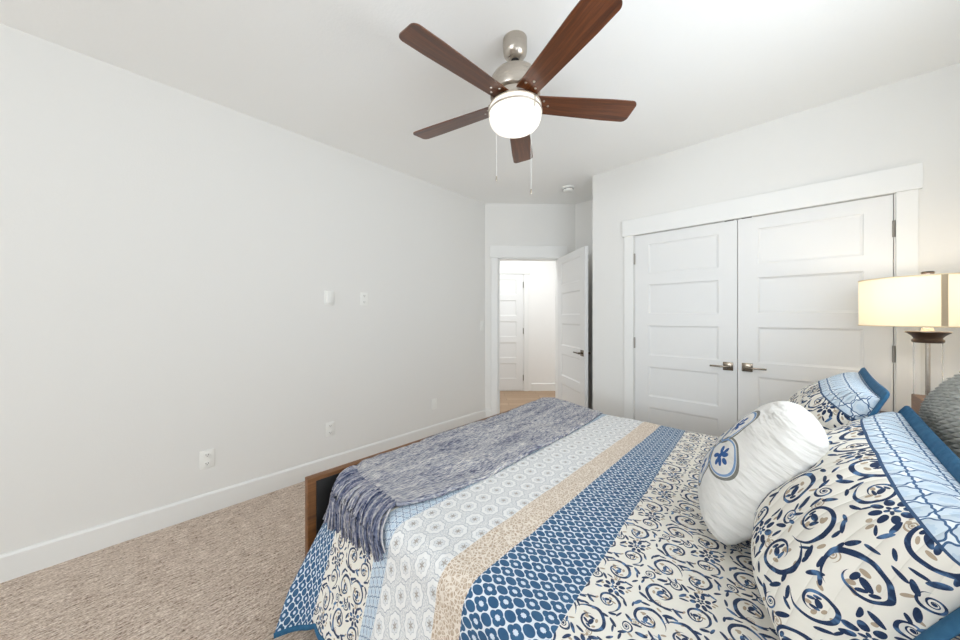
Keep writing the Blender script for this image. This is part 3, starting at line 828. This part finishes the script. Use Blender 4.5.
# white accent pillow with embroidered medallions
def accent_mat():
    m, n = mat('white_cotton', sr(238, 236, 232), .9, spec=.15)
    o = uvxy(n); u, v = o[0], o[1]; x = n.ab(u); y = n.ab(v); p = n.comb(x, y)
    front = n.gt(n.sep(coords(n))[2], 0.0)
    ring = n.mn(n.div(n.ab(n.sub(n.ell(p, .088, .0, .076, .064), 1.0)), .055), n.div(n.ab(n.sub(n.ell(p, .0, .088, .064, .076), 1.0)), .055))
    rin = n.mn(n.div(n.ab(n.sub(n.ell(p, .088, .0, .067, .055), 1.0)), .05), n.div(n.ab(n.sub(n.ell(p, .0, .088, .055, .067), 1.0)), .05))
    fl = n.mn(n.ell(p, .088, .0, .010, .016), n.ell(p, .105, .014, .014, .008, 40), n.ell(p, .070, .014, .014, .008, -40), n.ell(p, .092, .024, .008, .012),
              n.ell(p, .0, .088, .016, .010), n.ell(p, .014, .105, .008, .014, -40), n.ell(p, .014, .070, .008, .014, 40), n.ell(p, .024, .088, .012, .008), n.ell(p, .12, .0, .012, .008), n.ell(p, .0, .12, .008, .012))
    c = n.mix(n.lt(ring, 1.0), sr(220, 218, 214), sr(122, 122, 116)); c = n.mix(n.lt(rin, 1.0), c, sr(120, 150, 188)); c = n.mix(n.lt(fl, 1.0), c, sr(58, 92, 146))
    n.put(n.b.inputs['Base Color'], n.mix(front, sr(220, 218, 214), c))
    a = n.noise(n.pmap(coords(n), 7, 30, 7, (0, 0, .3)), 1.0, 3.0); n.put(n.b.inputs['Normal'], n.bump(a, .7, .03))
    return m
up = Vector((.12, -.48, .87)); xd = Vector((-.985, -.14, -.06))
M = frame((1.42, .080, .790), xd, up)
bm, L = pillow(.40, .47, .125, .095, Matrix.Identity(4), 48, 48, -.01, .006, 41, .46, None, 2.2, None, .12)
o = obj('accent_pillow', bm, accent_mat(), None, 179); o.matrix_world = M
prop(o, 'plump white cotton pillow with blue embroidered medallions leaning on the shams', 'pillow')

# grey chunky knit pillow behind the near sham
def knit_extra(u, v, side, x, y, z, k):
    h = .5+.5*cos(2*pi*7*u)*cos(2*pi*9*v)
    return x, y, z + side*.026*(h-.5)*min(1, k*2.5)
def knit_mat():
    m, n = mat('chunky_grey_knit', sr(150, 152, 150), .95, spec=.1)
    c = coords(n); a = n.noise(n.pmap(c, 160, 60, 60), 1.0, 2.0)
    n.put(n.b.inputs['Base Color'], n.mix(a, sr(142, 143, 139), sr(190, 190, 184))); n.put(n.b.inputs['Normal'], n.bump(a, .5, .004)); return m
bm, L = pillow(.58, .50, .052, .040, Matrix.Identity(4), 170, 150, .01, .004, 77, .4, knit_extra, 3.0, None, .12)
o = obj('knit_pillow', bm, knit_mat(), None, 179); o.matrix_world = frame((1.575, -.352, .875), (-1, 0, .40), (0, -.03, 1))
prop(o, 'grey chunky knit pillow standing behind the near sham at the right edge', 'pillow')

# ------------------------------------------------------------------ nightstand and lamp
NX, NY, NZ = 2.88, -.50, .72
nsd = empty('nightstand', (NX, NY, 0), 'brown wooden nightstand under the table lamp beside the bed', 'nightstand')
obj('top', bx(-.27, .27, -.22, .21, NZ-.03, NZ, .004), M_night, nsd, 30)
obj('body', bx(-.25, .25, -.21, .185, .14, NZ-.03, .003), M_night, nsd, 30)
for z0, z1 in ((.17, .45), (.47, .675)):
    d = obj('drawer', bx(-.235, .235, .184, .202, z0, z1, .003), M_night, nsd, 30)
    obj('knob', lathe(bmesh.new(), [(.0, 0), (.008, 0), (.013, .016), (.0, .022)], 16), M_brass, d, 40).matrix_local = Matrix.Translation((0, .202, (z0+z1)/2)) @ Matrix.Rotation(-pi/2, 4, 'X')
for sx in (-1, 1):
    for y in (-.19, .165): obj('leg', bx(sx*.225-.02, sx*.225+.02, y-.02, y+.02, 0, .142, .003), M_night, nsd, 30)

LX, LY = 2.675, -.484
lamp = empty('table_lamp', (LX, LY, NZ), 'lit table lamp with cream drum shade and clear glass column on the nightstand', 'table lamp')
zl = lambda z: z-NZ
obj('base', lathe(bmesh.new(), [(.0, .0), (.058, .0), (.058, .086), (.052, .098), (.0, .098)], 40), M_bronze, lamp, 40)
obj('brass_foot', lathe(bmesh.new(), [(.0, .018), (.046, .018), (.050, .03), (.040, .05), (.044, .066), (.050, .078), (.046, .094), (.0, .094)], 40), M_brass, lamp, 40, (0, 0, .08))
m, n = mat('clear_glass', (1, 1, 1), .02); n.b.inputs['Transmission Weight'].default_value = 1.0; n.b.inputs['IOR'].default_value = 1.2
M_glass = m
g = obj('glass_column', lathe(bmesh.new(), [(.044, .094), (.044, .372), (.041, .372), (.041, .094)], 48, cap=False), M_glass, lamp, 40, (0, 0, .08))
obj('rod', lathe(bmesh.new(), [(.008, .094), (.008, .375)], 16), M_nickel, lamp, 40, (0, 0, .08))
obj('cap', lathe(bmesh.new(), [(.0, .366), (.046, .366), (.050, .372), (.050, .380), (.044, .386), (.044, .390), (.052, .402), (.068, .416), (.071, .419), (.068, .422), (.022, .422), (.010, .428), (.010, .50), (.0, .50)], 48), M_bronze, lamp, 40, (0, 0, .08))
obj('neck', lathe(bmesh.new(), [(.0, .423), (.022, .423), (.018, .438), (.009, .444), (.0, .444)], 32), M_nickel, lamp, 40, (0, 0, .08))
def shade_mat():
    m, n = mat('cream_linen_shade', sr(250, 240, 216), .9)
    nt = m.node_tree; out = nt.nodes['Material Output']
    tr = n.node('ShaderNodeBsdfTranslucent'); tr.inputs[0].default_value = (*sr(248, 232, 200), 1)
    mx = n.node('ShaderNodeMixShader'); mx.inputs[0].default_value = .26
    w_ = n.noise(n.pmap(coords(n), 300, 300, 300), 1.0, 1.0)
    nt.links.new(n.b.outputs[0], mx.inputs[1]); nt.links.new(tr.outputs[0], mx.inputs[2]); nt.links.new(mx.outputs[0], out.inputs[0])
    n.put(n.b.inputs['Normal'], n.bump(w_, .1, .001)); return m
M_shade = shade_mat()
SR = .222
sd_ = obj('lamp_shade', lathe(bmesh.new(), [(SR, zl(1.247)), (SR, zl(1.484))], 64, cap=False), M_shade, lamp, 179)
bm = bmesh.new()
M_ct = painted('cream_trim', sr(238, 222, 190), .8)
for z in (zl(1.249), zl(1.482)):
    obj('trim_edge', tube(bmesh.new(), [(SR*cos(2*pi*k/64), SR*sin(2*pi*k/64), z) for k in range(64)], .0035, 6, closed=True), M_ct, sd_, 60)
# seam where the cloth overlaps, a narrow darker strip facing the camera's right
va = atan2(-LY, -LX); sa_ = va + R(9)
bm = bmesh.new(); r = SR+.0022; pts = [sa_+R(t) for t in (0, 1.2, 2.4, 3.6, 4.8)]
vs = [[bm.verts.new((r*cos(a), r*sin(a), z)) for a in pts] for z in (zl(1.248), zl(1.483))]
for k in range(4): bm.faces.new((vs[0][k], vs[0][k+1], vs[1][k+1], vs[1][k]))
obj('seam', bm, painted('taupe_seam', sr(196, 178, 150), .9), sd_, 60)['label'] = 'taupe seam strip of the shade'
bm = bmesh.new(); tube(bm, [(0, 0, zl(1.46)), (0, 0, zl(1.50))], .003, 6)
for k in range(3):
    a = 2*pi*k/3; tube(bm, [(0, 0, zl(1.482)), (SR*cos(a), SR*sin(a), zl(1.482))], .002, 6)
obj('harp', bm, M_nickel, lamp, 60)
obj('finial', lathe(bmesh.new(), [(.0, 0), (.012, .0), (.02, .006), (.022, .012), (.018, .017), (.0, .019)], 20, (0, 0, zl(1.498))), M_bronze, lamp, 40)
pl = point('bulb_light', (LX, LY, 1.405), LAMP_POWER, (1, .93, .84), .04); pl.parent = None
